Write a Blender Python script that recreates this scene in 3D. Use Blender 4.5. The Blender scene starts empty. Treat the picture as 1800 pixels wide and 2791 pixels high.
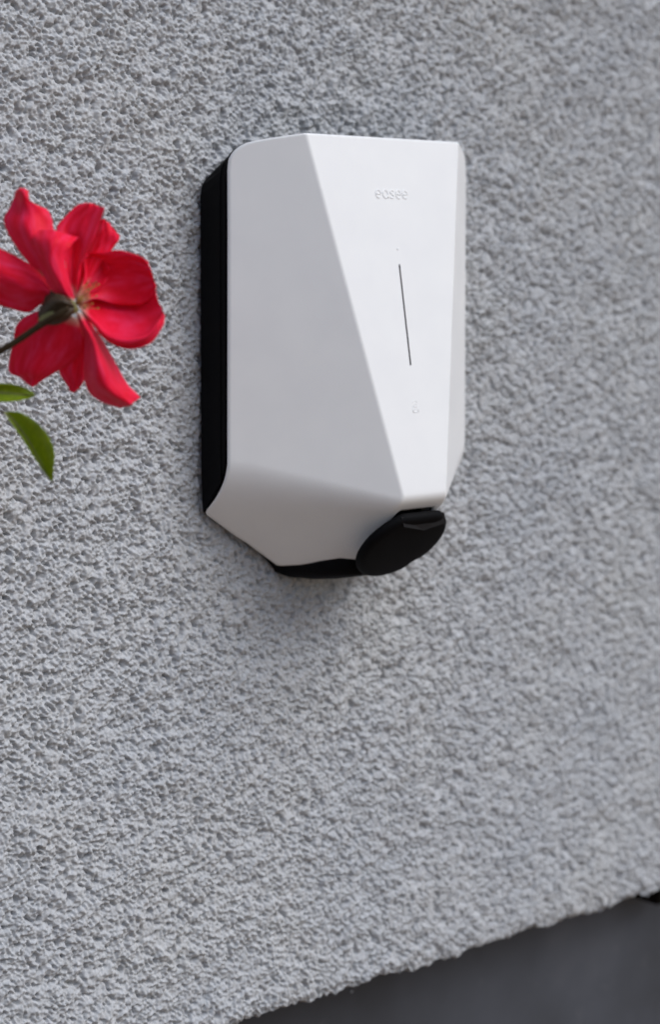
import bpy, math, random
import numpy as np
from mathutils import Vector, Matrix
from mathutils.geometry import delaunay_2d_cdt

scene = bpy.context.scene
COL = scene.collection
MM = 0.001
EYE = 1.20                      # camera height above the ground (m)

# ------------------------------------------------------------------ camera
TH = math.radians(40.363)       # the wall is seen from the left
D_CAM, X_CAM = 913.89, -771.69  # mm: distance to the wall, position along it
FPX, CX, YH = 5200.0, 900.0, 734.0
FWD = np.array([math.sin(TH), math.cos(TH), 0.0])
RGT = np.array([math.cos(TH), -math.sin(TH), 0.0])
cam_d = bpy.data.cameras.new('camera')
cam = bpy.data.objects.new('camera', cam_d)
COL.objects.link(cam)
cam.location = (X_CAM*MM, -D_CAM*MM, EYE)
cam.rotation_euler = (math.radians(90), 0, -TH)
cam_d.sensor_fit = 'HORIZONTAL'
cam_d.sensor_width = 36.0
cam_d.lens = 36.0*FPX/1800.0
cam_d.shift_y = -(1395.5-YH)/1800.0
cam_d.clip_start, cam_d.clip_end = 0.01, 500
cam_d.dof.use_dof = True
cam_d.dof.focus_distance = 1.05
cam_d.dof.aperture_fstop = 104.0/12.0
scene.camera = cam

# ------------------------------------------------------------------ world, sun, exposure
SUN_EL, SUN_AZ = math.radians(47), math.radians(25)   # azimuth to the right of straight out of the wall
sdir = Vector((math.sin(SUN_AZ)*math.cos(SUN_EL), -math.cos(SUN_AZ)*math.cos(SUN_EL), math.sin(SUN_EL)))
world = bpy.data.worlds.new('World'); scene.world = world
world.use_nodes = True
wn = world.node_tree
wn.nodes.clear()
sky = wn.nodes.new('ShaderNodeTexSky'); sky.sky_type = 'NISHITA'; sky.sun_disc = False
sky.sun_elevation = SUN_EL
sky.sun_rotation = math.atan2(sdir.x, sdir.y)
sky.air_density = 1.0; sky.dust_density = 2.5; sky.ozone_density = 1.0
bg = wn.nodes.new('ShaderNodeBackground'); bg.inputs['Strength'].default_value = 0.12
wo = wn.nodes.new('ShaderNodeOutputWorld')
wn.links.new(sky.outputs[0], bg.inputs[0]); wn.links.new(bg.outputs[0], wo.inputs[0])
sun_d = bpy.data.lights.new('sun', 'SUN'); sun_d.energy = 1.5; sun_d.angle = math.radians(42); sun_d.color = (.875, .945, 1.0)
sun = bpy.data.objects.new('sun', sun_d); COL.objects.link(sun)
sun.rotation_euler = (-sdir).to_track_quat('-Z', 'Y').to_euler()
sun.location = (0.5, -2, 3)
vs = scene.view_settings
vs.view_transform = 'Standard'; vs.look = 'None'; vs.gamma = 1; vs.use_curve_mapping = False
vs.exposure = 0.17

# ------------------------------------------------------------------ helpers
def W(x, d, z):
    """mm: x along the wall, d out of the wall, z above the camera's eye level -> world metres"""
    return (x*MM, -d*MM, EYE+z*MM)

def pix(u, v, w):
    """a point of the rose: place in the picture and distance (mm) along the viewing axis"""
    p = np.array([X_CAM, -D_CAM, 0.0]) + w*(FWD + (u-CX)/FPX*RGT + np.array([0, 0, (YH-v)/FPX]))
    return (p[0]*MM, p[1]*MM, EYE+p[2]*MM)

def mesh_obj(name, verts, faces, mat, parent=None, smooth=True, normals=None, uvs=None):
    me = bpy.data.meshes.new(name)
    me.from_pydata([tuple(v) for v in verts], [], [tuple(f) for f in faces])
    me.update()
    if smooth:
        me.polygons.foreach_set('use_smooth', [True]*len(me.polygons))
    if uvs is not None:
        ul = me.uv_layers.new(name='UVMap')
        idx = np.zeros(len(me.loops), dtype=np.int32); me.loops.foreach_get('vertex_index', idx)
        ul.data.foreach_set('uv', np.asarray(uvs, dtype=np.float32)[idx].ravel())
    if normals is not None:
        me.normals_split_custom_set_from_vertices([tuple(n) for n in normals])
    me.materials.append(mat)
    o = bpy.data.objects.new(name, me); COL.objects.link(o)
    if parent is not None:
        o.parent = parent
        o.matrix_parent_inverse = Matrix.Translation(parent.location).inverted()
    return o

def empty(name, loc):
    o = bpy.data.objects.new(name, None); o.empty_display_size = 0.02
    o.location = loc; COL.objects.link(o); return o

def tag(o, label=None, cat=None, group=None, kind=None):
    if label: o['label'] = label
    if cat: o['category'] = cat
    if group: o['group'] = group
    if kind: o['kind'] = kind
    return o

def tube(points, radii, n=10, flat=None):
    """tube round a polyline of 3D points; flat=(normal, factor) squashes it along a normal"""
    P = np.asarray(points, float); R = np.broadcast_to(np.asarray(radii, float), (len(P),))
    T = np.gradient(P, axis=0); T /= np.linalg.norm(T, axis=1)[:, None]+1e-12
    ref = np.array([0, 0, 1.0]) if abs(T[0][2]) < .8 else np.array([1.0, 0, 0])
    if flat is not None: ref = np.asarray(flat[0], float)
    vs_, fs = [], []
    for i in range(len(P)):
        a = np.cross(T[i], ref)
        if np.linalg.norm(a) < 1e-6: a = np.array([1.0, 0, 0])
        a /= np.linalg.norm(a); b = np.cross(a, T[i])
        if flat is None: ref = b
        k = flat[1] if flat is not None else 1.0
        for j in range(n):
            t = 2*math.pi*j/n
            vs_.append(P[i]+R[i]*(math.cos(t)*a+k*math.sin(t)*b))
    for i in range(len(P)-1):
        for j in range(n):
            fs.append((i*n+j, i*n+(j+1) % n, (i+1)*n+(j+1) % n, (i+1)*n+j))
    c0 = len(vs_); vs_.append(P[0]); c1 = len(vs_); vs_.append(P[-1])
    for j in range(n):
        fs.append((c0, (j+1) % n, j)); fs.append((c1, (len(P)-1)*n+j, (len(P)-1)*n+(j+1) % n))
    return vs_, fs

def merge(parts):
    V, F = [], []
    for v, f in parts:
        o = len(V); V += [tuple(p) for p in v]; F += [tuple(i+o for i in q) for q in f]
    return V, F

def catmull(pts, t):
    """pass a smooth curve through rows of control points; t in 0..1"""
    pts = np.asarray(pts, float); n = len(pts)-1
    out = []
    for tt in t:
        s = min(tt*n, n-1e-9); i = int(s); f = s-i
        p0 = pts[i-1] if i > 0 else 2*pts[0]-pts[1]
        p1, p2 = pts[i], pts[i+1]
        p3 = pts[i+2] if i+2 <= n else 2*pts[n]-pts[n-1]
        out.append(.5*((2*p1)+(-p0+p2)*f+(2*p0-5*p1+4*p2-p3)*f*f+(-p0+3*p1-3*p2+p3)*f**3))
    return np.array(out)

# ------------------------------------------------------------------ materials
def mat(name):
    m = bpy.data.materials.new(name); m.use_nodes = True
    nt = m.node_tree; b = nt.nodes['Principled BSDF']
    return m, nt, b
def N(nt, t, **kw):
    n = nt.nodes.new(t)
    for k, v in kw.items():
        if k in n.inputs: n.inputs[k].default_value = v
        else: setattr(n, k, v)
    return n
def ramp(nt, fac, stops):
    r = nt.nodes.new('ShaderNodeValToRGB'); e = r.color_ramp.elements
    e[0].position, e[0].color = stops[0][0], (*stops[0][1], 1)
    e[1].position, e[1].color = stops[-1][0], (*stops[-1][1], 1)
    for p, c in stops[1:-1]:
        x = e.new(p); x.color = (*c, 1)
    nt.links.new(fac, r.inputs[0]); return r
def objcoord(nt):
    return nt.nodes.new('ShaderNodeTexCoord').outputs['Object']

# rough mineral plaster
M_PL, nt, b = mat('grey_plaster')
co = objcoord(nt)
n1 = N(nt, 'ShaderNodeTexNoise', Scale=9.0, Detail=4.0, Roughness=.6); nt.links.new(co, n1.inputs['Vector'])
r1 = ramp(nt, n1.outputs[0], [(.3, (.450, .463, .488)), (.5, (.473, .481, .499)), (.72, (.484, .487, .492))])
n2 = N(nt, 'ShaderNodeTexNoise', Scale=420.0, Detail=3.0, Roughness=.6); nt.links.new(co, n2.inputs['Vector'])
r2 = ramp(nt, n2.outputs[0], [(.3, (.82, .82, .82)), (.65, (1.06, 1.06, 1.06))])
mx = N(nt, 'ShaderNodeMix', data_type='RGBA', blend_type='MULTIPLY'); mx.inputs[0].default_value = 1
nt.links.new(r1.outputs[0], mx.inputs[6]); nt.links.new(r2.outputs[0], mx.inputs[7])
nt.links.new(mx.outputs[2], b.inputs['Base Color'])
b.inputs['Roughness'].default_value = .9; b.inputs['Specular IOR Level'].default_value = .25
n3 = N(nt, 'ShaderNodeTexNoise', Scale=900.0, Detail=3.0, Roughness=.65); nt.links.new(co, n3.inputs['Vector'])
bp = N(nt, 'ShaderNodeBump', Strength=.3, Distance=.0006); nt.links.new(n3.outputs[0], bp.inputs['Height'])
nt.links.new(bp.outputs[0], b.inputs['Normal'])

# satin white plastic
M_WH, nt, b = mat('white_satin_plastic')
co = objcoord(nt)
n1 = N(nt, 'ShaderNodeTexNoise', Scale=35.0, Detail=3.0); nt.links.new(co, n1.inputs['Vector'])
r1 = ramp(nt, n1.outputs[0], [(.3, (.80, .80, .805)), (.7, (.83, .83, .83))])
nt.links.new(r1.outputs[0], b.inputs['Base Color'])
rr = N(nt, 'ShaderNodeMapRange'); rr.inputs['To Min'].default_value = .33; rr.inputs['To Max'].default_value = .46
nt.links.new(n1.outputs[0], rr.inputs['Value']); nt.links.new(rr.outputs[0], b.inputs['Roughness'])
b.inputs['Subsurface Weight'].default_value = 0.0
n3 = N(nt, 'ShaderNodeTexNoise', Scale=2500.0, Detail=1.0); nt.links.new(co, n3.inputs['Vector'])
bp = N(nt, 'ShaderNodeBump', Strength=.08, Distance=.0001); nt.links.new(n3.outputs[0], bp.inputs['Height'])
nt.links.new(bp.outputs[0], b.inputs['Normal'])

def black(name, col, rough, scale=600.0, bump=.15):
    m, nt, b = mat(name)
    co = objcoord(nt)
    n1 = N(nt, 'ShaderNodeTexNoise', Scale=scale, Detail=3.0); nt.links.new(co, n1.inputs['Vector'])
    r1 = ramp(nt, n1.outputs[0], [(.3, tuple(c*.8 for c in col)), (.7, tuple(c*1.2 for c in col))])
    nt.links.new(r1.outputs[0], b.inputs['Base Color'])
    b.inputs['Roughness'].default_value = rough
    b.inputs['Specular IOR Level'].default_value = .1
    bp = N(nt, 'ShaderNodeBump', Strength=bump, Distance=.0002); nt.links.new(n1.outputs[0], bp.inputs['Height'])
    nt.links.new(bp.outputs[0], b.inputs['Normal'])
    return m
M_BK = black('black_plastic', (.0022, .0022, .003), .6)
M_RB = black('black_rubber', (.0025, .0025, .0032), .7)
M_TB = black('black_rubber_lit', (.007, .007, .009), .6)  # paler than the flap's rubber: sky light on the tab put into its colour
M_TB.node_tree.nodes['Principled BSDF'].inputs['Specular IOR Level'].default_value = .35
M_LED = black('smoked_light_strip', (.13, .13, .135), .4)
M_BR = black('dark_brown', (.010, .008, .007), .8, 80.0, .4)

# dark grey plinth board
M_PN, nt, b = mat('dark_grey_plinth')
co = objcoord(nt)
n1 = N(nt, 'ShaderNodeTexNoise', Scale=7.0, Detail=5.0, Roughness=.55); nt.links.new(co, n1.inputs['Vector'])
r1 = ramp(nt, n1.outputs[0], [(.32, (.038, .041, .050)), (.52, (.060, .065, .080)), (.7, (.090, .095, .112))])
vz = N(nt, 'ShaderNodeTexNoise', Scale=55.0, Detail=2.0); nt.links.new(co, vz.inputs['Vector'])
r2 = ramp(nt, vz.outputs[0], [(.66, (0, 0, 0)), (.74, (.05, .05, .05))])
mx = N(nt, 'ShaderNodeMix', data_type='RGBA', blend_type='ADD'); mx.inputs[0].default_value = .25
nt.links.new(r1.outputs[0], mx.inputs[6]); nt.links.new(r2.outputs[0], mx.inputs[7])
nt.links.new(mx.outputs[2], b.inputs['Base Color']); b.inputs['Roughness'].default_value = .6
bp = N(nt, 'ShaderNodeBump', Strength=.3, Distance=.0008); nt.links.new(n1.outputs[0], bp.inputs['Height'])
nt.links.new(bp.outputs[0], b.inputs['Normal'])

# warm paving below the picture
M_GR, nt, b = mat('paving')
co = objcoord(nt)
n1 = N(nt, 'ShaderNodeTexNoise', Scale=6.0, Detail=8.0, Roughness=.7); nt.links.new(co, n1.inputs['Vector'])
r1 = ramp(nt, n1.outputs[0], [(.3, (.15, .09, .045)), (.7, (.22, .135, .075))])
nt.links.new(r1.outputs[0], b.inputs['Base Color']); b.inputs['Roughness'].default_value = .9

# petals
M_PT, nt, b = mat('red_petal')
uv = nt.nodes.new('ShaderNodeTexCoord').outputs['UV']
sp = nt.nodes.new('ShaderNodeSeparateXYZ'); nt.links.new(uv, sp.inputs[0])
n1 = N(nt, 'ShaderNodeTexNoise', Scale=3.0, Detail=4.0, Roughness=.6)
mp = N(nt, 'ShaderNodeMapping'); mp.inputs['Scale'].default_value = (2.4, 1.0, 1.0)
nt.links.new(uv, mp.inputs[0]); nt.links.new(mp.outputs[0], n1.inputs['Vector'])
r1 = ramp(nt, n1.outputs[0], [(.3, (.82, .004, .018)), (.5, (.95, .011, .055)), (.72, (.98, .045, .15))])
r2 = ramp(nt, sp.outputs[1], [(.02, (1, 1, 1)), (.13, (0, 0, 0))])
mx = N(nt, 'ShaderNodeMix', data_type='RGBA'); nt.links.new(r2.outputs[0], mx.inputs[0])
nt.links.new(r1.outputs[0], mx.inputs[6]); mx.inputs[7].default_value = (.72, .50, .42, 1)
nt.links.new(mx.outputs[2], b.inputs['Base Color'])
b.inputs['Roughness'].default_value = .5
b.inputs['Sheen Weight'].default_value = .3; b.inputs['Sheen Roughness'].default_value = .5
b.inputs['Sheen Tint'].default_value = (1, .25, .42, 1)
b.inputs['Specular IOR Level'].default_value = .14
wv = N(nt, 'ShaderNodeTexNoise', Scale=5.0, Detail=5.0)
mp2 = N(nt, 'ShaderNodeMapping'); mp2.inputs['Scale'].default_value = (9.0, 1.2, 1.0)
nt.links.new(uv, mp2.inputs[0]); nt.links.new(mp2.outputs[0], wv.inputs['Vector'])
bp = N(nt, 'ShaderNodeBump', Strength=.14, Distance=.0006); nt.links.new(wv.outputs[0], bp.inputs['Height'])
nt.links.new(bp.outputs[0], b.inputs['Normal'])
tr = nt.nodes.new('ShaderNodeBsdfTranslucent'); tr.inputs[0].default_value = (.92, .012, .04, 1)
ms = nt.nodes.new('ShaderNodeMixShader'); ms.inputs[0].default_value = .22
nt.links.new(b.outputs[0], ms.inputs[1]); nt.links.new(tr.outputs[0], ms.inputs[2])
nt.links.new(ms.outputs[0], nt.nodes['Material Output'].inputs[0])

def leafmat(name, c0, c1, trc):
    m, nt, b = mat(name)
    uv = nt.nodes.new('ShaderNodeTexCoord').outputs['UV']
    mp = N(nt, 'ShaderNodeMapping'); mp.inputs['Scale'].default_value = (2.0, 9.0, 1.0)
    nt.links.new(uv, mp.inputs[0])
    n1 = N(nt, 'ShaderNodeTexNoise', Scale=2.0, Detail=5.0); nt.links.new(mp.outputs[0], n1.inputs['Vector'])
    r = ramp(nt, n1.outputs[0], [(.3, c0), (.7, c1)])
    nt.links.new(r.outputs[0], b.inputs['Base Color']); b.inputs['Roughness'].default_value = .45
    bp = N(nt, 'ShaderNodeBump', Strength=.4, Distance=.0006); nt.links.new(n1.outputs[0], bp.inputs['Height'])
    nt.links.new(bp.outputs[0], b.inputs['Normal'])
    tr = nt.nodes.new('ShaderNodeBsdfTranslucent'); tr.inputs[0].default_value = (*trc, 1)
    ms = nt.nodes.new('ShaderNodeMixShader'); ms.inputs[0].default_value = .3
    nt.links.new(b.outputs[0], ms.inputs[1]); nt.links.new(tr.outputs[0], ms.inputs[2])
    nt.links.new(ms.outputs[0], nt.nodes['Material Output'].inputs[0])
    return m
M_LF = leafmat('rose_leaf', (.16, .25, .008), (.30, .40, .015), (.60, .65, .01))
M_CX = leafmat('sepal', (.040, .025, .012), (.10, .065, .035), (.10, .06, .02))
M_ST = black('rose_stem_bark', (.045, .030, .016), .6, 300.0, .3)
M_SM, nt, b = mat('stamen')
n1 = N(nt, 'ShaderNodeTexNoise', Scale=300.0); nt.links.new(objcoord(nt), n1.inputs['Vector'])
r1 = ramp(nt, n1.outputs[0], [(.35, (.26, .08, .02)), (.65, (.42, .24, .06))]); nt.links.new(r1.outputs[0], b.inputs['Base Color'])
M_HP = leafmat('rose_hip', (.20, .19, .06), (.36, .33, .13), (.3, .3, .1))

# ------------------------------------------------------------------ plastered wall (real relief)
rng = np.random.default_rng(7)
TN, TS = 1152, 0.61             # tile samples, mm per sample
fx = np.fft.fftfreq(TN, TS)[None, :]; fz = np.fft.fftfreq(TN, TS)[:, None]
def band(lam, bw=.45, ang=0.0, an=1.0):
    c, s = math.cos(ang), math.sin(ang)
    a = c*fx+s*fz; bq = (-s*fx+c*fz)*an
    f = np.sqrt(a*a+bq*bq)+1e-9
    g = np.exp(-(np.log(f*lam)**2)/(2*bw*bw)); g[0, 0] = 0
    n = np.real(np.fft.ifft2(np.fft.fft2(rng.standard_normal((TN, TN)))*g))
    return n/n.std()
A38 = math.radians(38)
na = band(6.6, .42, A38, 1.5)
nb = band(3.5, .42, A38, 1.35)
nc = band(14, .5); nd = band(1.8, .4); ne = band(60, .6); grit = band(1.25, .3)
nm = np.tanh(band(45, .5)*.8)                   # smoother and rougher patches of the render
g1 = .75*na+.6*nb
rid = 1-np.minimum(np.abs(band(4.6, .5, A38, 1.6)), 1.5)
hgt = (.36*np.tanh(g1*.9) + .17*nb + .14*nd + .26*rid + .05*grit)*(1+.32*nm) + .36*nc + .40*ne
pit = np.clip(-(g1+.45*nc+.25*nm)-1.0, 0, None)
hgt -= 1.15*np.minimum(pit, 1.5)
big = np.clip(band(9, .35)-2.1, 0, None)        # a few deep holes where grains were dragged out
hgt -= 1.8*np.minimum(big, 1.0)
hgt -= hgt.mean()
GAIN = 1.4
Z_BOT = -455.0
def span(a0, a1, st): return list(range(int(a0/TS), int(a1/TS), st))
# fine where the picture looks, coarser further out
ix = np.array(span(-640, -400, 10)+span(-400, -242, 2)+span(-242, 336, 1)+span(336, 480, 2)+span(480, 760, 10))
ix = np.unique(ix)
zt = int((203-Z_BOT)/TS)
iz = np.array(list(range(0, zt))+list(range(zt, zt+int(70/TS), 2))+list(range(zt+int(70/TS), zt+int(240/TS), 10)))
Hh = hgt[np.ix_(iz % TN, ix % TN)]*GAIN
X = ix*TS
zz = iz*TS
j1 = np.interp(X, np.arange(-700, 800, 2.6), rng.standard_normal(len(np.arange(-700, 800, 2.6))))
j2 = np.interp(X, np.arange(-700, 800, 11.0), rng.standard_normal(len(np.arange(-700, 800, 11.0))))
j3 = np.interp(X, np.arange(-700, 800, 60.0), rng.standard_normal(len(np.arange(-700, 800, 60.0))))
jag = 1.0*j1+1.3*j2+.8*j3
XX = np.broadcast_to(X[None, :], Hh.shape)
fall = np.exp(-zz/5.0)[:, None]
ZZ = Z_BOT+zz[:, None]+jag[None, :]*fall
YY = Hh - 1.1 - 1.6*np.exp(-zz/2.2)[:, None]        # relief out of the wall, edge rolled back
rows_x, rows_d, rows_z = [XX], [YY], [ZZ]
under = [(.8, -1.2), (3, -1.9), (8, -2.1), (16, -2.0), (30, -2.0), (60, -2.0)]
pre_x, pre_d, pre_z = [], [], []
for back, dz in under[::-1]:
    q = int(back/TS)
    w = hgt[(-q) % TN, ix % TN]
    pre_x.append(X); pre_d.append(-1.6+YY[0]*0-back); pre_z.append(ZZ[0]+dz+.5*w)
VX = np.vstack([np.array(pre_x), XX]); VD = np.vstack([np.array(pre_d), YY]); VZ = np.vstack([np.array(pre_z), ZZ])
nr, ncn = VX.shape
co_ = np.empty((nr*ncn, 3), dtype=np.float32)
co_[:, 0] = VX.ravel()*MM; co_[:, 1] = -VD.ravel()*MM; co_[:, 2] = EYE+VZ.ravel()*MM
a = (np.arange(nr-1)[:, None]*ncn+np.arange(ncn-1)[None, :]).ravel()
quads = np.stack([a, a+1, a+1+ncn, a+ncn], 1).astype(np.int32)
me = bpy.data.meshes.new('plastered_wall')
me.vertices.add(len(co_)); me.vertices.foreach_set('co', co_.ravel())
me.loops.add(quads.size); me.loops.foreach_set('vertex_index', quads.ravel())
me.polygons.add(len(quads)); me.polygons.foreach_set('loop_start', np.arange(0, quads.size, 4, dtype=np.int32))
me.polygons.foreach_set('use_smooth', np.ones(len(quads), dtype=bool))
me.update(); me.validate()
me.materials.append(M_PL)
wall = bpy.data.objects.new('plastered_wall', me); COL.objects.link(wall)
tag(wall, 'rough grey pitted plaster wall behind the white charger', 'wall', kind='structure')

# ------------------------------------------------------------------ plinth and ground
def boxmesh(x0, x1, d0, d1, z0, z1, bev=1.0):
    """chamfered board: the front face is drawn in by the bevel"""
    v = []
    for d, i in ((d0, 0), (d1-bev, 0), (d1, bev)):
        v += [W(x0+i, d, z0+i), W(x1-i, d, z0+i), W(x1-i, d, z1-i), W(x0+i, d, z1-i)]
    f = [(3, 2, 1, 0), (8, 9, 10, 11)]
    for r in (0, 4):
        for k in range(4): f.append((r+k, r+(k+1) % 4, r+4+(k+1) % 4, r+4+k))
    return v, f
v, f = boxmesh(-620, 760, -70, -50, -EYE*1000, Z_BOT+1.0)
tag(mesh_obj('plinth', v, f, M_PN, smooth=False), 'smooth dark grey plinth set back under the plaster edge', 'plinth', kind='structure')
v, f = merge([boxmesh(343, 362, -50, -14, Z_BOT-17, Z_BOT-3.5, 2.5), boxmesh(348, 372, -50, -20, Z_BOT-24, Z_BOT-17.2, 2)])  # small dark boxes under the plaster edge, not any known fitting
tag(mesh_obj('block', v, f, M_BR, smooth=False), 'dark brown bracket tucked under the plaster edge at far right', 'block')
gs = 60.0
gv, gf = [(-gs, -gs, 0), (gs, -gs, 0), (gs, .05, 0), (-gs, .05, 0)], [(0, 1, 2, 3)]
tag(mesh_obj('ground', gv, gf, M_GR, smooth=False), kind='structure')

def crumb(x, z, r, seed):
    rg = random.Random(seed); v, f = [], []
    for i in range(5):
        ph = math.pi*(i/4-.5)
        for j in range(7):
            t = 2*math.pi*j/7; k = r*(1+.35*rg.uniform(-1, 1))
            v.append(W(x+k*math.cos(ph)*math.cos(t), -50+.6*r+.8*k*math.sin(ph), z+k*math.cos(ph)*math.sin(t)))
    for i in range(4):
        for j in range(7): f.append((i*7+j, i*7+(j+1) % 7, (i+1)*7+(j+1) % 7, (i+1)*7+j))
    return v, f
for k, (x, z, r, lab) in enumerate([(270, -476, 1.7, 'round plaster crumb stuck to the plinth below the plaster edge, right'),
                                    (66, -483, 1.1, 'tiny plaster crumb stuck to the plinth, left of the larger crumb')]):
    v, f = crumb(x, z, r, k)
    tag(mesh_obj('plaster_crumb', v, f, M_PL), lab, 'crumb', 'crumbs on the plinth')

# ------------------------------------------------------------------ charger
charger = empty('wall_charger', W(0, 0, -55))
tag(charger, 'white faceted electric car charger with black base and socket flap on the wall', 'charger')
FS = (93.17-57.20)/(79.36+136.3)
def smin(a, b, k):
    h = np.maximum(k-np.abs(a-b), 0)/k
    return np.minimum(a, b)-h*h*k*.25
def depth(x, z):
    ax = np.abs(x)
    front = 57.20+.15+FS*(79.36-z)
    sn = (.6341, .7732, -.00433); c = sn[0]*61.8+sn[1]*57.2+sn[2]*79.36
    side = (c-sn[0]*ax-sn[2]*z)/sn[1]+.15
    low = 298.2-1.01*ax+1.36*z
    lip = 93.4+1.05*(z+135.0)
    kb = 6.0+16.0*np.clip((ax-16.0)/70.0, 0, 1)
    return smin(smin(front, lip, 4.5), smin(side, low, kb), 1.0)

def arc(pts, n=8):
    return catmull(np.array(pts, float), np.linspace(0, 1, (len(pts)-1)*n+1))
half = [np.array([[0, 79.36], [-61.8, 79.36]]),
        arc([(-61.8, 79.36), (-75, 76.9), (-84.1, 74.9), (-89.2, 73.0), (-93.4, 69.6), (-96.1, 64.4), (-96.8, 58.0)], 5)[1:],
        np.array([[-96.6, 20], [-96.5, -40], [-96.4, -100], [-96.2, -142.0], [-95.4, -144.4]]),
        np.array([[-93.6, -146.2], [-72.8, -160.6], [-70.6, -162.0], [-66.8, -164.3], [-44.2, -180.0], [-42.0, -180.6]]),
        np.array([[-24.4, -178.6], [-11.0, -176.9]]),
        arc([(-11.0, -176.9), (-13.2, -171.7), (-15.0, -166.0), (-16.0, -158.5), (-15.8, -150.2), (-14.7, -144.2), (-13.0, -142.0)], 5)[1:],
        np.array([[0, -142.0]])]
hl = np.vstack(half)
def resample(poly, step):
    out = [poly[0]]
    for p, q in zip(poly[:-1], poly[1:]):
        L = np.linalg.norm(q-p); n = max(1, int(math.ceil(L/step)))
        for k in range(1, n+1): out.append(p+(q-p)*k/n)
    return np.array(out)
hl = resample(hl, 2.0)
mir = hl[::-1][1:-1]*np.array([-1, 1])
outl = np.vstack([hl, mir])                     # closed, counter-clockwise seen from the front
def poly_normals(P):
    t = np.roll(P, -1, 0)-np.roll(P, 1, 0); t /= np.linalg.norm(t, axis=1)[:, None]
    return np.stack([-t[:, 1], t[:, 0]], 1)     # to the left of travel = inside for ccw
area = .5*np.sum(outl[:, 0]*np.roll(outl[:, 1], -1)-np.roll(outl[:, 0], -1)*outl[:, 1])
if area < 0: outl = outl[::-1].copy()
inn = poly_normals(outl)
def seg_dist(P, poly):
    A_, B_ = poly, np.roll(poly, -1, 0)
    best = np.full(len(P), 1e9)
    for a_, b_ in zip(A_, B_):
        ab = b_-a_; t = np.clip(((P-a_)@ab)/(ab@ab), 0, 1)
        best = np.minimum(best, np.hypot(*(P-a_-t[:, None]*ab).T))
    return best
def inside(P, poly):
    c = np.zeros(len(P), bool)
    for a_, b_ in zip(poly, np.roll(poly, -1, 0)):
        m_ = (a_[1] > P[:, 1]) != (b_[1] > P[:, 1])
        with np.errstate(divide='ignore', invalid='ignore'):
            c ^= m_ & (P[:, 0] < (b_[0]-a_[0])*(P[:, 1]-a_[1])/(b_[1]-a_[1]+1e-15)+a_[0])
    return c
# slot of the light strip
Z_S0, Z_S1, SW = 2.9, -57.3, .60
slot = []
for k in range(9): t = math.pi*k/8; slot.append((SW*math.cos(t), Z_S0-SW+SW*math.sin(t)))
for zq in np.linspace(Z_S0-SW, Z_S1+SW, 20)[1:-1]: slot.append((-SW, zq))
for k in range(9): t = math.pi+math.pi*k/8; slot.append((SW*math.cos(t), Z_S1+SW+SW*math.sin(t)))
for zq in np.linspace(Z_S1+SW, Z_S0-SW, 20)[1:-1]: slot.append((SW, zq))
slot = np.array(slot)
RE = 1.3                                        # rounding of the rim
pts = [outl]
for off in (.08, .25, .5, .85, 1.3, 2.0):
    pts.append(outl+inn*off)
pts.append(slot)
snrm = poly_normals(slot)
for off in (.3, .9): pts.append(slot-snrm*off)
gx, gz = np.meshgrid(np.arange(-97, 97.1, 2.0), np.arange(-180, 80, 2.0))
G = np.stack([gx.ravel()+.13, gz.ravel()+.07], 1)
pts.append(G)
cr = []
for s in (-1, 1):
    for zq in np.arange(-134, 79, 1.5):
        xc_ = s*(61.8-(61.8-16.46)*(79.36-zq)/(79.36+136.3))
        for o_ in (-1.6, -1.0, -.6, -.3, 0, .3, .6, 1.0, 1.6): cr.append((xc_+o_, zq+.03))
pts.append(np.array(cr))
nO, nS = len(outl), len(slot)
allp = np.vstack(pts)
iS = len(outl)*7
keep = inside(allp, outl) & ~inside(allp, slot)
dist = seg_dist(allp, outl)
ring = np.zeros(len(allp), int)
offs = (.08, .25, .5, .85, 1.3, 2.0)
for r_, off in enumerate(offs): ring[nO*(r_+1):nO*(r_+2)] = r_+1
for r_, off in enumerate(offs): keep &= ~((ring == r_+1) & (dist < off*.93))
keep &= ~((np.arange(len(allp)) >= iS+nS*3) & (dist < 2.1))
keep[:nO] = True; keep[iS:iS+nS] = True
ids = np.where(keep)[0]; remap = -np.ones(len(allp), int); remap[ids] = np.arange(len(ids))
P2 = allp[ids]
edges = [(int(remap[k]), int(remap[(k+1) % nO])) for k in range(nO)]
edges += [(int(remap[iS+k]), int(remap[iS+(k+1) % nS])) for k in range(nS)]
res = delaunay_2d_cdt([Vector(p) for p in P2], edges, [], 0, 1e-6)
vo = np.array([tuple(p) for p in res[0]]); tri = np.array([f for f in res[2]])
cen = vo[tri].mean(1)
tri = tri[inside(cen, outl) & ~inside(cen, slot)]
def shaped(Q):
    d_ = np.where(inside(Q, outl), seg_dist(Q, outl), 0.0)
    q = np.clip(RE-d_, 0, RE)
    return depth(Q[:, 0], Q[:, 1]) - (RE-np.sqrt(np.maximum(RE*RE-q*q, 0)))*.9
dv = shaped(vo)
e_ = .05
gxx = (depth(vo[:, 0]+e_, vo[:, 1])-depth(vo[:, 0]-e_, vo[:, 1]))/(2*e_)
gzz = (depth(vo[:, 0], vo[:, 1]+e_)-depth(vo[:, 0], vo[:, 1]-e_))/(2*e_)
dd = seg_dist(vo, outl)
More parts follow.
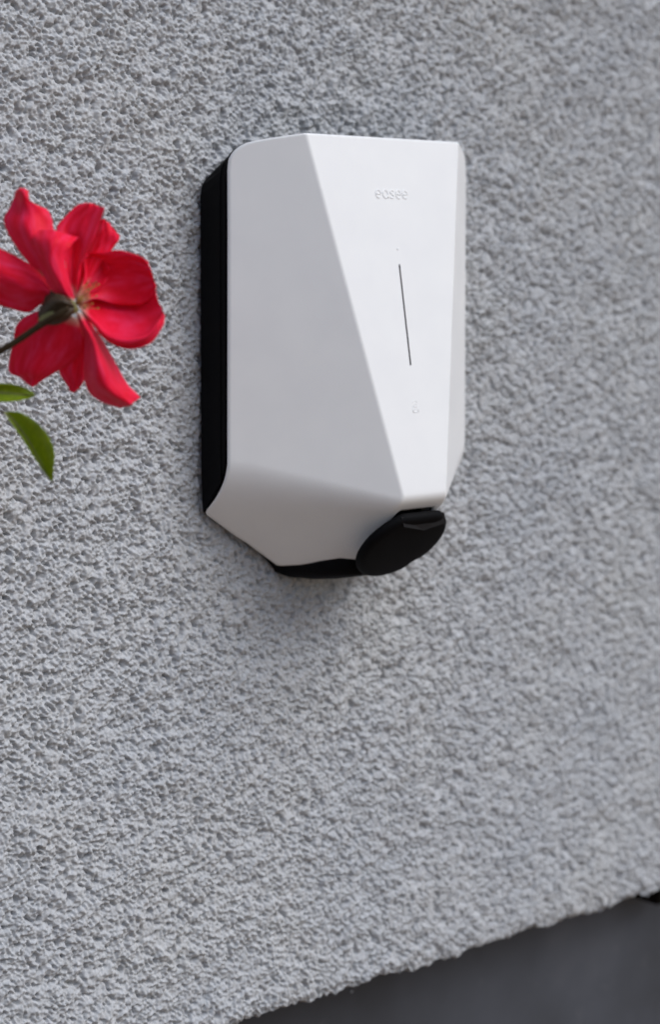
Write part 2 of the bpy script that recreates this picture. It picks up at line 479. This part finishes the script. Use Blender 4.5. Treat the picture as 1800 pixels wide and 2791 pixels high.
# rim normal: lean outwards near the boundary
near = np.array([np.argmin(np.hypot(outl[:, 0]-p[0], outl[:, 1]-p[1])) if q < RE else 0 for p, q in zip(vo, dd)])
lean = np.clip((RE-dd)/RE, 0, .96); lean = lean/np.sqrt(1-lean**2)*.9
lean[dd >= RE] = 0
nx = -gxx-inn[near][:, 0]*lean; nz = -gzz-inn[near][:, 1]*lean
nrm = np.stack([nx, -np.ones(len(nx)), nz], 1); nrm /= np.linalg.norm(nrm, axis=1)[:, None]
V = [W(p[0], q, p[1]) for p, q in zip(vo, dv)]
Fc = [tuple(int(i) for i in t) for t in tri]
# orient towards the viewer (-y)
def flip_fix(V, Fc):
    o = []
    for t in Fc:
        a_, b_, c_ = (np.array(V[i]) for i in t)
        o.append(t if np.cross(b_-a_, c_-a_)[1] < 0 else t[::-1])
    return o
Fc = flip_fix(V, Fc)
nl = [tuple(n) for n in nrm]
def rim(loop, nrm_in, back, pull, sign):
    """wall of the shell behind an edge"""
    top = [int(np.argmin(np.hypot(vo[:, 0]-p[0], vo[:, 1]-p[1]))) for p in loop]
    base = len(V)
    for p, n_, t in zip(loop, nrm_in, top):
        for frac in (0.0, 1.0):
            V.append(W(p[0]+n_[0]*pull*frac, dv[t]-back*frac-.02, p[1]+n_[1]*pull*frac))
            nl.append((-n_[0]*sign, 0, -n_[1]*sign))
    m_ = len(loop)
    for k in range(m_):
        k2 = (k+1) % m_
        q = (base+2*k, base+2*k2, base+2*k2+1, base+2*k+1)
        Fc.append(q if sign > 0 else q[::-1])
        Fc.append(((top[k], top[k2], base+2*k2, base+2*k) if sign > 0 else (top[k], base+2*k, base+2*k2, top[k2])))
rim(outl, inn, 2.6, .5, 1)
rim(slot, snrm, 1.6, 0.0, -1)
cover = mesh_obj('cover', V, Fc, M_WH, charger, normals=nl)
tag(cover, 'satin white faceted cover with a long tapering front panel')

def front_d(z, proud=0.0):
    return 57.35+FS*(79.36-z)+proud
FN = np.array([0, -1.0, FS*-1.0]); FN = np.array([0, -1.0, FS]); FN /= np.linalg.norm(FN)   # panel normal in the world
# light strip, seated inside the slot
v = [W(s*SW*1.2, front_d(zq, dq), zq) for zq in (Z_S0+.2, Z_S1-.2) for s in (-1, 1) for dq in (-1.6, -1.0)]
f = [(1, 3, 7, 5), (0, 4, 6, 2), (0, 1, 5, 4), (2, 6, 7, 3), (0, 2, 3, 1), (4, 5, 7, 6)]
tag(mesh_obj('light_strip', v, f, M_LED, cover, smooth=False), 'thin dark vertical light strip')

def stroke(path, r, squash=1.0):
    P_ = [W(x, front_d(z, -.12), z) for x, z in path]
    return tube(P_, r*MM, 8, (FN, squash))
def earc(cx, cz, rx, rz, a0, a1, n=22):
    return [(cx+rx*math.cos(math.radians(t)), cz+rz*math.sin(math.radians(t))) for t in np.linspace(a0, a1, n)]
LZ, RX, RZ, SR = 45.0, 1.95, 2.45, .5
def letter_e(cx):
    return [stroke(earc(cx, LZ, RX, RZ, 0, 312), SR), stroke([(cx-RX, LZ), (cx, LZ), (cx+RX, LZ)], SR)]
def letter_a(cx):
    return [stroke(earc(cx, LZ, RX, RZ, 0, 360, 30), SR), stroke([(cx+RX, LZ+1.2), (cx+RX, LZ-1), (cx+RX+.15, LZ-RZ)], SR)]
def letter_s(cx):
    p = [(1.35, 1.75), (.55, 2.35), (-.55, 2.3), (-1.3, 1.65), (-1.1, .75), (0, .05), (1.1, -.7), (1.3, -1.6), (.55, -2.3), (-.6, -2.4), (-1.45, -1.8)]
    c = catmull(np.array(p), np.linspace(0, 1, 30))
    return [stroke([(cx+x, LZ+z) for x, z in c], SR)]
for cx_, fn in ((-10.6, letter_e), (-4.9, letter_a), (.3, letter_s), (5.6, letter_e), (10.9, letter_e)):
    v, f = merge(fn(cx_)); mesh_obj('raised_letter', v, f, M_WH, cover)
# contactless symbol: card and two waves
ZS = -81.6
card = [stroke([(-2.0, ZS-3.3), (2.0, ZS-3.3)], .32), stroke([(-2.0, ZS), (2.0, ZS)], .32),
        stroke([(-2.0, ZS), (-2.0, ZS-3.3)], .32), stroke([(2.0, ZS), (2.0, ZS-3.3)], .32),
        stroke([(-.6, ZS-1.65), (.6, ZS-1.65)], .3),
        stroke(earc(0, ZS-.2, 1.7, 1.9, 35, 145), .3), stroke(earc(0, ZS+.2, 2.4, 3.3, 40, 140), .3)]
v, f = merge(card); tag(mesh_obj('contactless_symbol', v, f, M_WH, cover), 'small raised card and waves symbol')
# sensor dimple
v, f = tube([W(0, front_d(11.9, -.3), 11.9), W(0, front_d(11.9, .12), 11.9), W(0, front_d(11.9, .3), 11.9)], [.7*MM, .7*MM, .42*MM], 14)
mesh_obj('sensor_dot', v, f, M_WH, cover)

# black base body, lofted from the wall to the cover
def loft(rings, name, m_, parent, cap=True, smooth=False):
    n = len(rings[0]); v, f = [], []
    for r in rings: v += [W(*p) for p in r]
    for i in range(len(rings)-1):
        for j in range(n):
            f.append((i*n+j, i*n+(j+1) % n, (i+1)*n+(j+1) % n, (i+1)*n+j))
    if cap:
        f.append(tuple(range(n))[::-1]); f.append(tuple(range((len(rings)-1)*n, len(rings)*n)))
    o = mesh_obj(name, v, f, m_, parent, smooth=smooth)
    return o
def half_ring(p):
    p = np.array(p, float); q = p[::-1]*np.array([-1, 1])
    return np.vstack([p, q])
# outline at the wall and just behind the cover (left half, top to bottom; same count)
back = [(-20, 74), (-62, 72.5), (-74.6, 67.0), (-84.2, 60.2), (-90.0, 55.6), (-93.6, 52.2), (-95.9, 48.6), (-96.9, 43), (-96.7, 10), (-96.4, -60), (-96.2, -120), (-95.2, -142),
        (-92, -142.5), (-50, -172.5), (-43, -179.5), (-38, -183.5), (-20, -184)]
frnt = [(-20, 77.5), (-62, 77), (-80, 73.5), (-86, 71.6), (-90, 68.6), (-92.6, 65), (-94, 60), (-94.6, 55), (-94.6, 10), (-94.4, -60), (-94.2, -104), (-93.8, -116),
        (-92, -121), (-62, -150), (-48, -162), (-38, -166), (-20, -166)]
bk, fr = np.array(back), np.array(frnt)
rings = []
for d_, t, ins in ((-4, 0, 7), (1.9, 0, 7), (2.1, 0, .3), (2.8, 0, 0), (19.0, .72, .3), (19.2, .74, .9), (25.6, 1, .6)):
    p = bk*(1-t)+fr*t
    p = p*(1.012-ins/97.0)
    r = half_ring(p)
    rings.append([(x, d_, z) for x, z in r])
# the base must stay behind the cover
for r in rings:
    for k, (x, d_, z) in enumerate(r):
        r[k] = (x, min(d_, float(depth(np.array([abs(x)]), np.array([z]))[0])-2.2) if z > -170 else d_, z)
base = loft(rings, 'base', M_BK, charger)
# cable housing at the foot, behind the cover's lower edge
hr = []
for d_, xw, zt, zb in ((-2, 41, -165, -189), (8, 41, -165, -190), (20, 34, -162, -190), (30, 28, -160, -189), (40, 21, -156, -187), (46, 14, -152, -185)):
    r = []
    for k in range(24):
        t = 2*math.pi*k/24; c_, s_ = math.cos(t), math.sin(t)
        r.append((xw*np.sign(c_)*abs(c_)**.45, d_, (zt+zb)/2+(zt-zb)/2*np.sign(s_)*abs(s_)**.45))
    hr.append(r)
loft(hr, 'cable_housing', M_BK, charger, smooth=True)

# socket: neck and hinged round flap, facing down and out
SC = np.array([0.0, 74.0, -165.5]); AX = np.array([0, .7071, -.7071]); VU = np.array([0, .7071, .7071])
def disc_ring(r, h, n=56, yoff=0.0, shape=None):
    out = []
    for k in range(n):
        t = 2*math.pi*k/n
        rr_ = r if shape is None else r*shape(t)
        p = SC+AX*h+np.array([1, 0, 0])*rr_*math.cos(t)+VU*rr_*math.sin(t)
        out.append(tuple(p))
    return out
neck = [disc_ring(15.0, -30), disc_ring(17.0, -6), disc_ring(20, -5), disc_ring(20, 0)]
loft(neck, 'socket_neck', M_BK, charger, smooth=False)
def shp(t):
    q = math.degrees(t) % 360
    k = 1.0-.075*math.exp(-((q-317)/8)**2)
    if 20 < q < 160: k = min(k, .875/math.sin(t))
    return k
fl = [disc_ring(28.6, -6.0, shape=shp), disc_ring(30.0, -5.0, shape=shp), disc_ring(30.5, -3.6, shape=shp), disc_ring(30.3, -2.0, shape=shp),
      disc_ring(29.2, -.7, shape=shp), disc_ring(27.4, .0, shape=shp), disc_ring(24.6, .4, shape=shp), disc_ring(14, .9, shape=shp), disc_ring(2, 1.0)]
flap = loft(fl, 'socket_flap', M_RB, charger, smooth=True)
tag(flap, 'round black flap over the charging socket')
# finger tab on the upper rim of the flap
tq = [(-17, 26.2, -2.5), (17.5, 26.2, -2.5), (19.5, 21.0, 1.4), (3, 17.8, 2.6), (-14.5, 21.8, 1.3)]
tv = [W(*(SC+np.array([x, 0, 0])+VU*y+AX*h)) for x, y, h in tq]
tv += [W(*(SC+np.array([x*.97, 0, 0])+VU*(y-1.0)+AX*h)) for x, y, h in ((-17, 26.2, -4), (17.5, 26.2, -4), (19.5, 20.0, -.6), (3, 17.0, -.2), (-14.5, 21.0, -.6))]
tf = [(0, 1, 2, 3, 4)[::-1], (5, 6, 7, 8, 9)]+[(k, (k+1) % 5, 5+(k+1) % 5, 5+k) for k in range(5)]
mesh_obj('finger_tab', tv, tf, M_TB, flap, smooth=False)

# ------------------------------------------------------------------ rose
W0 = 903.0
def cpx(cx, cy, h):
    return pix(cx/2.776, 480+cy/2.776, W0-h)
rose = empty('rose', (cpx(-420, 2400, 0)[0], cpx(-420, 2400, 0)[1], 0.0))
tag(rose, 'open red rose with green leaves on a thin stem, in front of the wall', 'rose')
def patch(name, rows, m_, parent, seed, nu=26, nv=34, ruffle=.5, thick=.35, serr=0.0):
    """rows of control points from base to tip -> one thin curved sheet with two sides"""
    rg = np.random.default_rng(seed)
    R_ = []
    for row in rows:
        if len(row) == 2:
            (l, hl_), (r, hr_) = (row[0][:2], row[0][2]), (row[1][:2], row[1][2])
            mid = ((l[0]+r[0])/2, (l[1]+r[1])/2, (hl_+hr_)/2)
            R_.append([row[0], mid, row[1]])
        else: R_.append(list(row))
    C = np.array(R_, float)                                 # rows x 3 x (cx,cy,h)
    tv_ = np.linspace(0, 1, nv); tu = np.linspace(0, 1, nu)
    cols = [catmull(C[:, k], tv_) for k in range(3)]
    gridp = np.array([catmull(np.array([cols[0][i], cols[1][i], cols[2][i]]), tu) for i in range(nv)])
    ph = rg.uniform(0, 6.28, 6)
    for i in range(nv):
        for j in range(nu):
            e = abs(2*tu[j]-1)**3; t = tv_[i]; tip = max(0, (t-.6)/.4)**1.5
            wv_ = math.sin(9*t+ph[0])*.6+math.sin(17*t+ph[1])*.4
            wu_ = math.sin(7*tu[j]+ph[2])*.6+math.sin(15*tu[j]+ph[3])*.4
            gridp[i, j, 2] += ruffle*(2.2*e*wv_*t+2.0*tip*wu_) + ruffle*.5*math.sin(5*tu[j]+3*t+ph[4])
            gridp[i, j, 2] += .3*(math.sin(11*tu[j]+7*t+ph[3])+.7*math.sin(-16*tu[j]+12*t+ph[1])+.5*math.sin(23*tu[j]+19*t+ph[0]))*(.3+t)
            k = 14*ruffle
            gridp[i, j, 1] += k*.35*tip*(math.sin(13*tu[j]+ph[5])+.6*math.sin(27*tu[j]+ph[1]))
            gridp[i, j, 0] += k*.25*e*t*(math.sin(19*t+ph[2])+.7*math.sin(37*t+ph[4]))
            if serr and (j == 0 or j == nu-1):
                gridp[i, j, 0] += serr*(1 if j else -1)*(((i*1.0) % 3)/3-.3)
    V_, uv_ = [], []
    for i in range(nv):
        for j in range(nu):
            V_.append(cpx(*gridp[i, j])); uv_.append((tu[j]+seed*1.37, tv_[i]))
    n0 = len(V_)
    for i in range(nv):
        for j in range(nu):
            g = gridp[i, j]; V_.append(cpx(g[0], g[1], g[2]-thick)); uv_.append((tu[j]+seed*1.37, tv_[i]))
    F_ = []
    for i in range(nv-1):
        for j in range(nu-1):
            q = (i*nu+j, i*nu+j+1, (i+1)*nu+j+1, (i+1)*nu+j)
            F_.append(q); F_.append(tuple(n0+k for k in q[::-1]))
    b_ = [j for j in range(nu)]+[i*nu+nu-1 for i in range(1, nv)]+[(nv-1)*nu+j for j in range(nu-2, -1, -1)]+[i*nu for i in range(nv-2, 0, -1)]
    for k in range(len(b_)):
        a_, c_ = b_[k], b_[(k+1) % len(b_)]
        F_.append((a_, n0+a_, n0+c_, c_))
    return mesh_obj(name, V_, F_, m_, parent, uvs=uv_)

petals = [
 # A: upper left, tip folded
 [[(470,880,-1),(515,905,0),(560,930,0)], [(200,640,-3),(340,650,3),(480,640,2)], [(30,365,-7),(220,420,1),(410,420,-4)],
  [(80,230,-8),(210,290,-2),(392,320,-7)], [(103,165,-8),(200,200,-1),(350,250,-8)], [(118,115,-6),(175,130,1),(240,215,-6)], [(140,94,-4),(175,92,-1),(212,112,-5)]],
 # B: centre left, in front
 [[(540,955,3),(552,950,4),(566,945,3)], [(395,870,2),(480,870,6),(560,900,4)], [(330,750,2),(420,740,9),(515,760,5)],
  [(262,600,1),(380,600,10),(495,620,5)], [(224,480,1),(390,490,9),(545,520,3)], [(232,412,-3),(400,412,3),(598,468,-2)]],
 # C: upper centre, pale back
 [[(555,930,-1),(568,930,-2),(582,925,-1)], [(515,790,-1),(555,800,-5),(585,800,-1)], [(495,640,-3),(560,650,-8),(605,680,1)], [(470,500,-5),(570,520,-8),(655,585,1)],
  [(425,400,-7),(570,430,-7),(722,450,0)], [(492,308,-9),(620,320,-7),(768,320,-2)], [(580,222,-9),(690,240,-6),(788,242,-3)], [(630,206,-8),(700,205,-7),(745,232,-5)]],
 # D: behind, small upper right
 [[(590,900,-10),(605,900,-10),(620,900,-10)], [(610,640,-13),(690,650,-12),(770,650,-12)], [(660,500,-14),(760,510,-11),(855,550,-13)],
  [(720,380,-14),(810,420,-10),(905,465,-13)], [(775,322,-13),(815,345,-11),(855,388,-13)]],
 # K: inner petal behind the stamens
 [[(580,930,-8),(600,920,-9),(625,910,-9)], [(585,760,-9),(670,800,-15),(740,860,-12)], [(600,650,-9),(720,680,-17),(810,790,-13)], [(640,590,-9),(740,600,-13),(830,700,-12)]],
 # E: large cupped petal on the right
 [[(580,930,-4),(592,965,-7),(602,1005,-3)], [(625,760,-14),(690,930,-17),(680,1080,-3)], [(640,592,-15),(760,890,-21),(760,1208,2)], [(790,582,-13),(880,900,-22),(870,1284,5)],
  [(960,578,-11),(1000,920,-20),(1000,1312,7)], [(1105,640,-9),(1110,930,-15),(1150,1258,6)], [(1168,820,-7),(1190,960,-8),(1232,1130,3)], [(1182,920,-6),(1215,980,-5),(1248,1050,0)]],
 # L: ruffled petal lying inside the large one
 [[(580,930,-3),(600,940,-5),(620,960,-5)], [(640,760,-9),(700,840,-13),(725,930,-11)], [(642,598,-11),(800,760,-16),(860,970,-15)], [(780,583,-9),(930,740,-14),(1000,980,-15)],
  [(905,562,-7),(1040,720,-11),(1105,965,-12)], [(1062,612,-6),(1132,730,-8),(1172,900,-9)], [(1122,652,-6),(1155,740,-6),(1186,845,-7)]],
 # M: turned-up lip of the large petal
 [[(602,985,-1),(606,1000,0),(608,1015,-2)], [(700,1075,1),(715,1110,4),(730,1160,1)], [(800,1165,4),(810,1205,7),(825,1258,4)], [(950,1208,6),(955,1255,9),(960,1308,5)],
  [(1095,1188,7),(1110,1225,9),(1130,1272,5)], [(1185,1105,6),(1208,1125,7),(1228,1150,4)], [(1225,1045,4),(1238,1050,4),(1250,1060,2)]],
 # F: left, running out of the picture
 [[(425,900,-4),(440,940,-3),(450,985,-5)], [(330,738,-6),(335,850,-1),(330,965,-7)], [(180,640,-8),(205,820,0),(220,1032,-9)], [(50,572,-8),(70,790,-1),(90,1008,-9)],
  [(-90,520,-9),(-70,740,-3),(-60,950,-9)], [(-170,600,-9),(-160,710,-6),(-150,850,-9)]],
 # G: lower left, dark
 [[(420,1000,-5),(500,1040,-3),(590,1080,-4)], [(260,1030,-10),(430,1130,-4),(615,1180,-4)], [(130,1120,-13),(370,1230,-6),(630,1285,-6)], [(96,1270,-14),(330,1330,-8),(565,1390,-9)],
  [(64,1470,-16),(260,1470,-11),(440,1475,-12)], [(150,1525,-17),(245,1535,-14),(345,1530,-14)], [(232,1592,-17),(248,1598,-16),(268,1588,-16)]],
 # H: small lower middle
 [[(570,1110,-10),(605,1120,-9),(640,1130,-10)], [(500,1300,-13),(575,1320,-11),(650,1330,-12)], [(445,1470,-15),(545,1480,-12),(642,1520,-14)], [(500,1572,-16),(555,1580,-14),(612,1595,-15)], [(528,1630,-16),(552,1640,-15),(578,1630,-16)]],
 # I: lower right, long
 [[(572,1030,0),(598,1035,1),(628,1035,0)], [(598,1120,0),(640,1120,4),(692,1118,-2)], [(638,1250,-1),(710,1250,6),(790,1262,-5)], [(634,1440,-2),(760,1440,9),(895,1450,-6)],
  [(655,1610,-4),(800,1580,8),(970,1580,-6)], [(760,1706,-5),(890,1670,4),(1035,1640,-6)], [(910,1756,-6),(985,1735,-1),(1062,1672,-6)]],
]
for k, rows in enumerate(petals):
    patch('petal', rows, M_PT, rose, k+1, ruffle=(.55, .4, .5, .7, .3, .6, 1.0, .3, .45, .5, .5, .45)[k])

# hip, sepals, stem
ax0, ax1 = np.array(cpx(300, 1110, 3)), np.array(cpx(570, 965, 1))
hp = [ax0+(ax1-ax0)*t for t in np.linspace(0, 1, 12)]
hr_ = [1.7, 2.3, 3.2, 4.2, 4.9, 5.2, 5.1, 4.7, 4.3, 4.2, 4.4, 3.6]
v, f = tube(hp, np.array(hr_)*MM, 18); mesh_obj('rose_hip', v, f, M_HP, rose)
sep = [
 [[(545,950,6),(560,975,7),(565,1000,6)], [(470,900,7),(490,950,10),(510,1000,8)], [(400,890,5),(410,960,9),(430,1030,7)], [(340,930,2),(345,1000,6),(360,1060,5)], [(285,1040,0),(290,1070,2),(300,1095,1)]],
 [[(560,985,6),(562,1010,7),(560,1040,5)], [(500,1000,8),(505,1050,9),(510,1090,6)], [(420,1030,7),(425,1080,9),(430,1125,5)], [(340,1070,5),(345,1105,7),(350,1130,4)], [(270,1120,3),(275,1130,4),(280,1145,3)]],
 [[(540,940,1),(555,955,0),(560,970,0)], [(440,880,0),(460,900,2),(480,930,1)], [(380,868,-2),(395,900,0),(410,940,0)], [(352,885,-3),(360,920,-2),(370,950,-1)], [(335,935,-3),(338,950,-3),(342,965,-2)]],
]
for k, rows in enumerate(sep): patch('sepal', rows, M_CX, rose, 40+k, nu=10, nv=16, ruffle=.12)
sp_ = [(520,1000,12), (420,1060,11), (290,1140,8), (150,1235,6), (0,1325,4), (-160,1420,0), (-300,1560,-6), (-380,1800,-12), (-410,2300,-16), (-420,3200,-18)]
spts = [np.array(cpx(*p)) for p in catmull(np.array(sp_, float), np.linspace(0, 1, 60))]
last = spts[-1]
for t in np.linspace(0, 1, 12)[1:]: spts.append(np.array([last[0]-.01*t, last[1]-.015*t, last[2]*(1-t)]))
rad = np.interp(np.arange(len(spts)), [0, 4, 14, 30, 60, 71], [1.2, 1.7, 1.55, 1.6, 2.6, 3.4])*MM
v, f = tube(spts, rad, 12); mesh_obj('stem', v, f, M_ST, rose)
# stamens: a tuft of filaments with anthers
rs = random.Random(4); parts = []
for k in range(30):
    tx, ty = rs.uniform(600, 745), rs.uniform(775, 1015)
    th_ = rs.uniform(-14, -4)
    b0 = np.array((575+rs.uniform(-6, 10), 965+rs.uniform(-12, 12), -4.0)); e0 = np.array((tx, ty, th_))
    m0 = (b0+e0)/2+np.array((rs.uniform(-12, 12), rs.uniform(-18, 6), 1.5))
    pl = [cpx(*p) for p in catmull(np.array([b0, m0, e0]), np.linspace(0, 1, 6))]
    parts.append(tube(pl, .16*MM, 5))
    e1 = e0+np.array((rs.uniform(-9, 9), rs.uniform(-9, 9), .6))
    parts.append(tube([cpx(*(e0+(e1-e0)*q)) for q in (0, .3, .7, 1)], np.array([.2, .55, .55, .2])*MM, 6))
v, f = merge(parts); o = mesh_obj('stamens', v, f, M_SM, rose); o['kind'] = 'stuff'

# leaves and their stalks
leaf2 = [[(22,1780,0),(28,1786,0),(36,1784,0)], [(60,1832,2),(100,1845,-1),(135,1784,2)], [(110,1905,3),(155,1915,-1),(215,1820,4)], [(160,1975,4),(210,1990,-1),(300,1885,6)],
         [(210,2055,4),(262,2085,-1),(372,1975,6)], [(262,2135,4),(308,2175,-1),(412,2085,5)], [(330,2240,2),(352,2250,-1),(408,2205,3)], [(384,2308,0),(391,2312,0),(400,2306,0)]]
lf = patch('leaf', leaf2, M_LF, rose, 60, nu=13, nv=40, ruffle=.18, thick=.25, serr=5.0)
pl = [cpx(r[1][0], r[1][1], r[1][2]+.25) for r in leaf2]
v, f = tube(catmull(np.array(pl), np.linspace(0, 1, 24)), np.linspace(.5, .15, 24)*MM, 6); mesh_obj('midrib', v, f, M_HP, lf)
tag(lf, 'pointed green leaf hanging below the petals')
leaf1 = [[(-170,1640,-4),(-168,1645,-4),(-165,1650,-4)], [(-80,1580,-3),(-80,1640,-5),(-80,1700,-2)], [(0,1568,-2),(0,1640,-5),(0,1710,-1)], [(80,1572,-2),(80,1645,-5),(80,1708,-1)],
         [(160,1590,-3),(160,1652,-5),(160,1697,-2)], [(225,1620,-4),(225,1658,-5),(225,1682,-4)], [(274,1658,-5),(276,1661,-5),(275,1664,-5)]]
lf1 = patch('leaf', leaf1, M_LF, rose, 61, nu=13, nv=40, ruffle=.15, thick=.25, serr=3.0)
pl = [cpx(r[1][0], r[1][1], r[1][2]+.25) for r in leaf1]
v, f = tube(catmull(np.array(pl), np.linspace(0, 1, 24)), np.linspace(.5, .15, 24)*MM, 6); mesh_obj('midrib', v, f, M_HP, lf1)
tag(lf1, 'green leaf reaching in from the left edge')
for q in ([(28,1786,0), (-60,1765,-2), (-200,1740,-6), (-365,1760,-12)], [(-168,1645,-4), (-240,1670,-6), (-365,1755,-12)]):
    pl = [cpx(*p) for p in catmull(np.array(q, float), np.linspace(0, 1, 12))]
    v, f = tube(pl, .55*MM, 8); mesh_obj('leaf_stalk', v, f, M_ST, rose)

scene.render.resolution_x, scene.render.resolution_y = 661, 1024
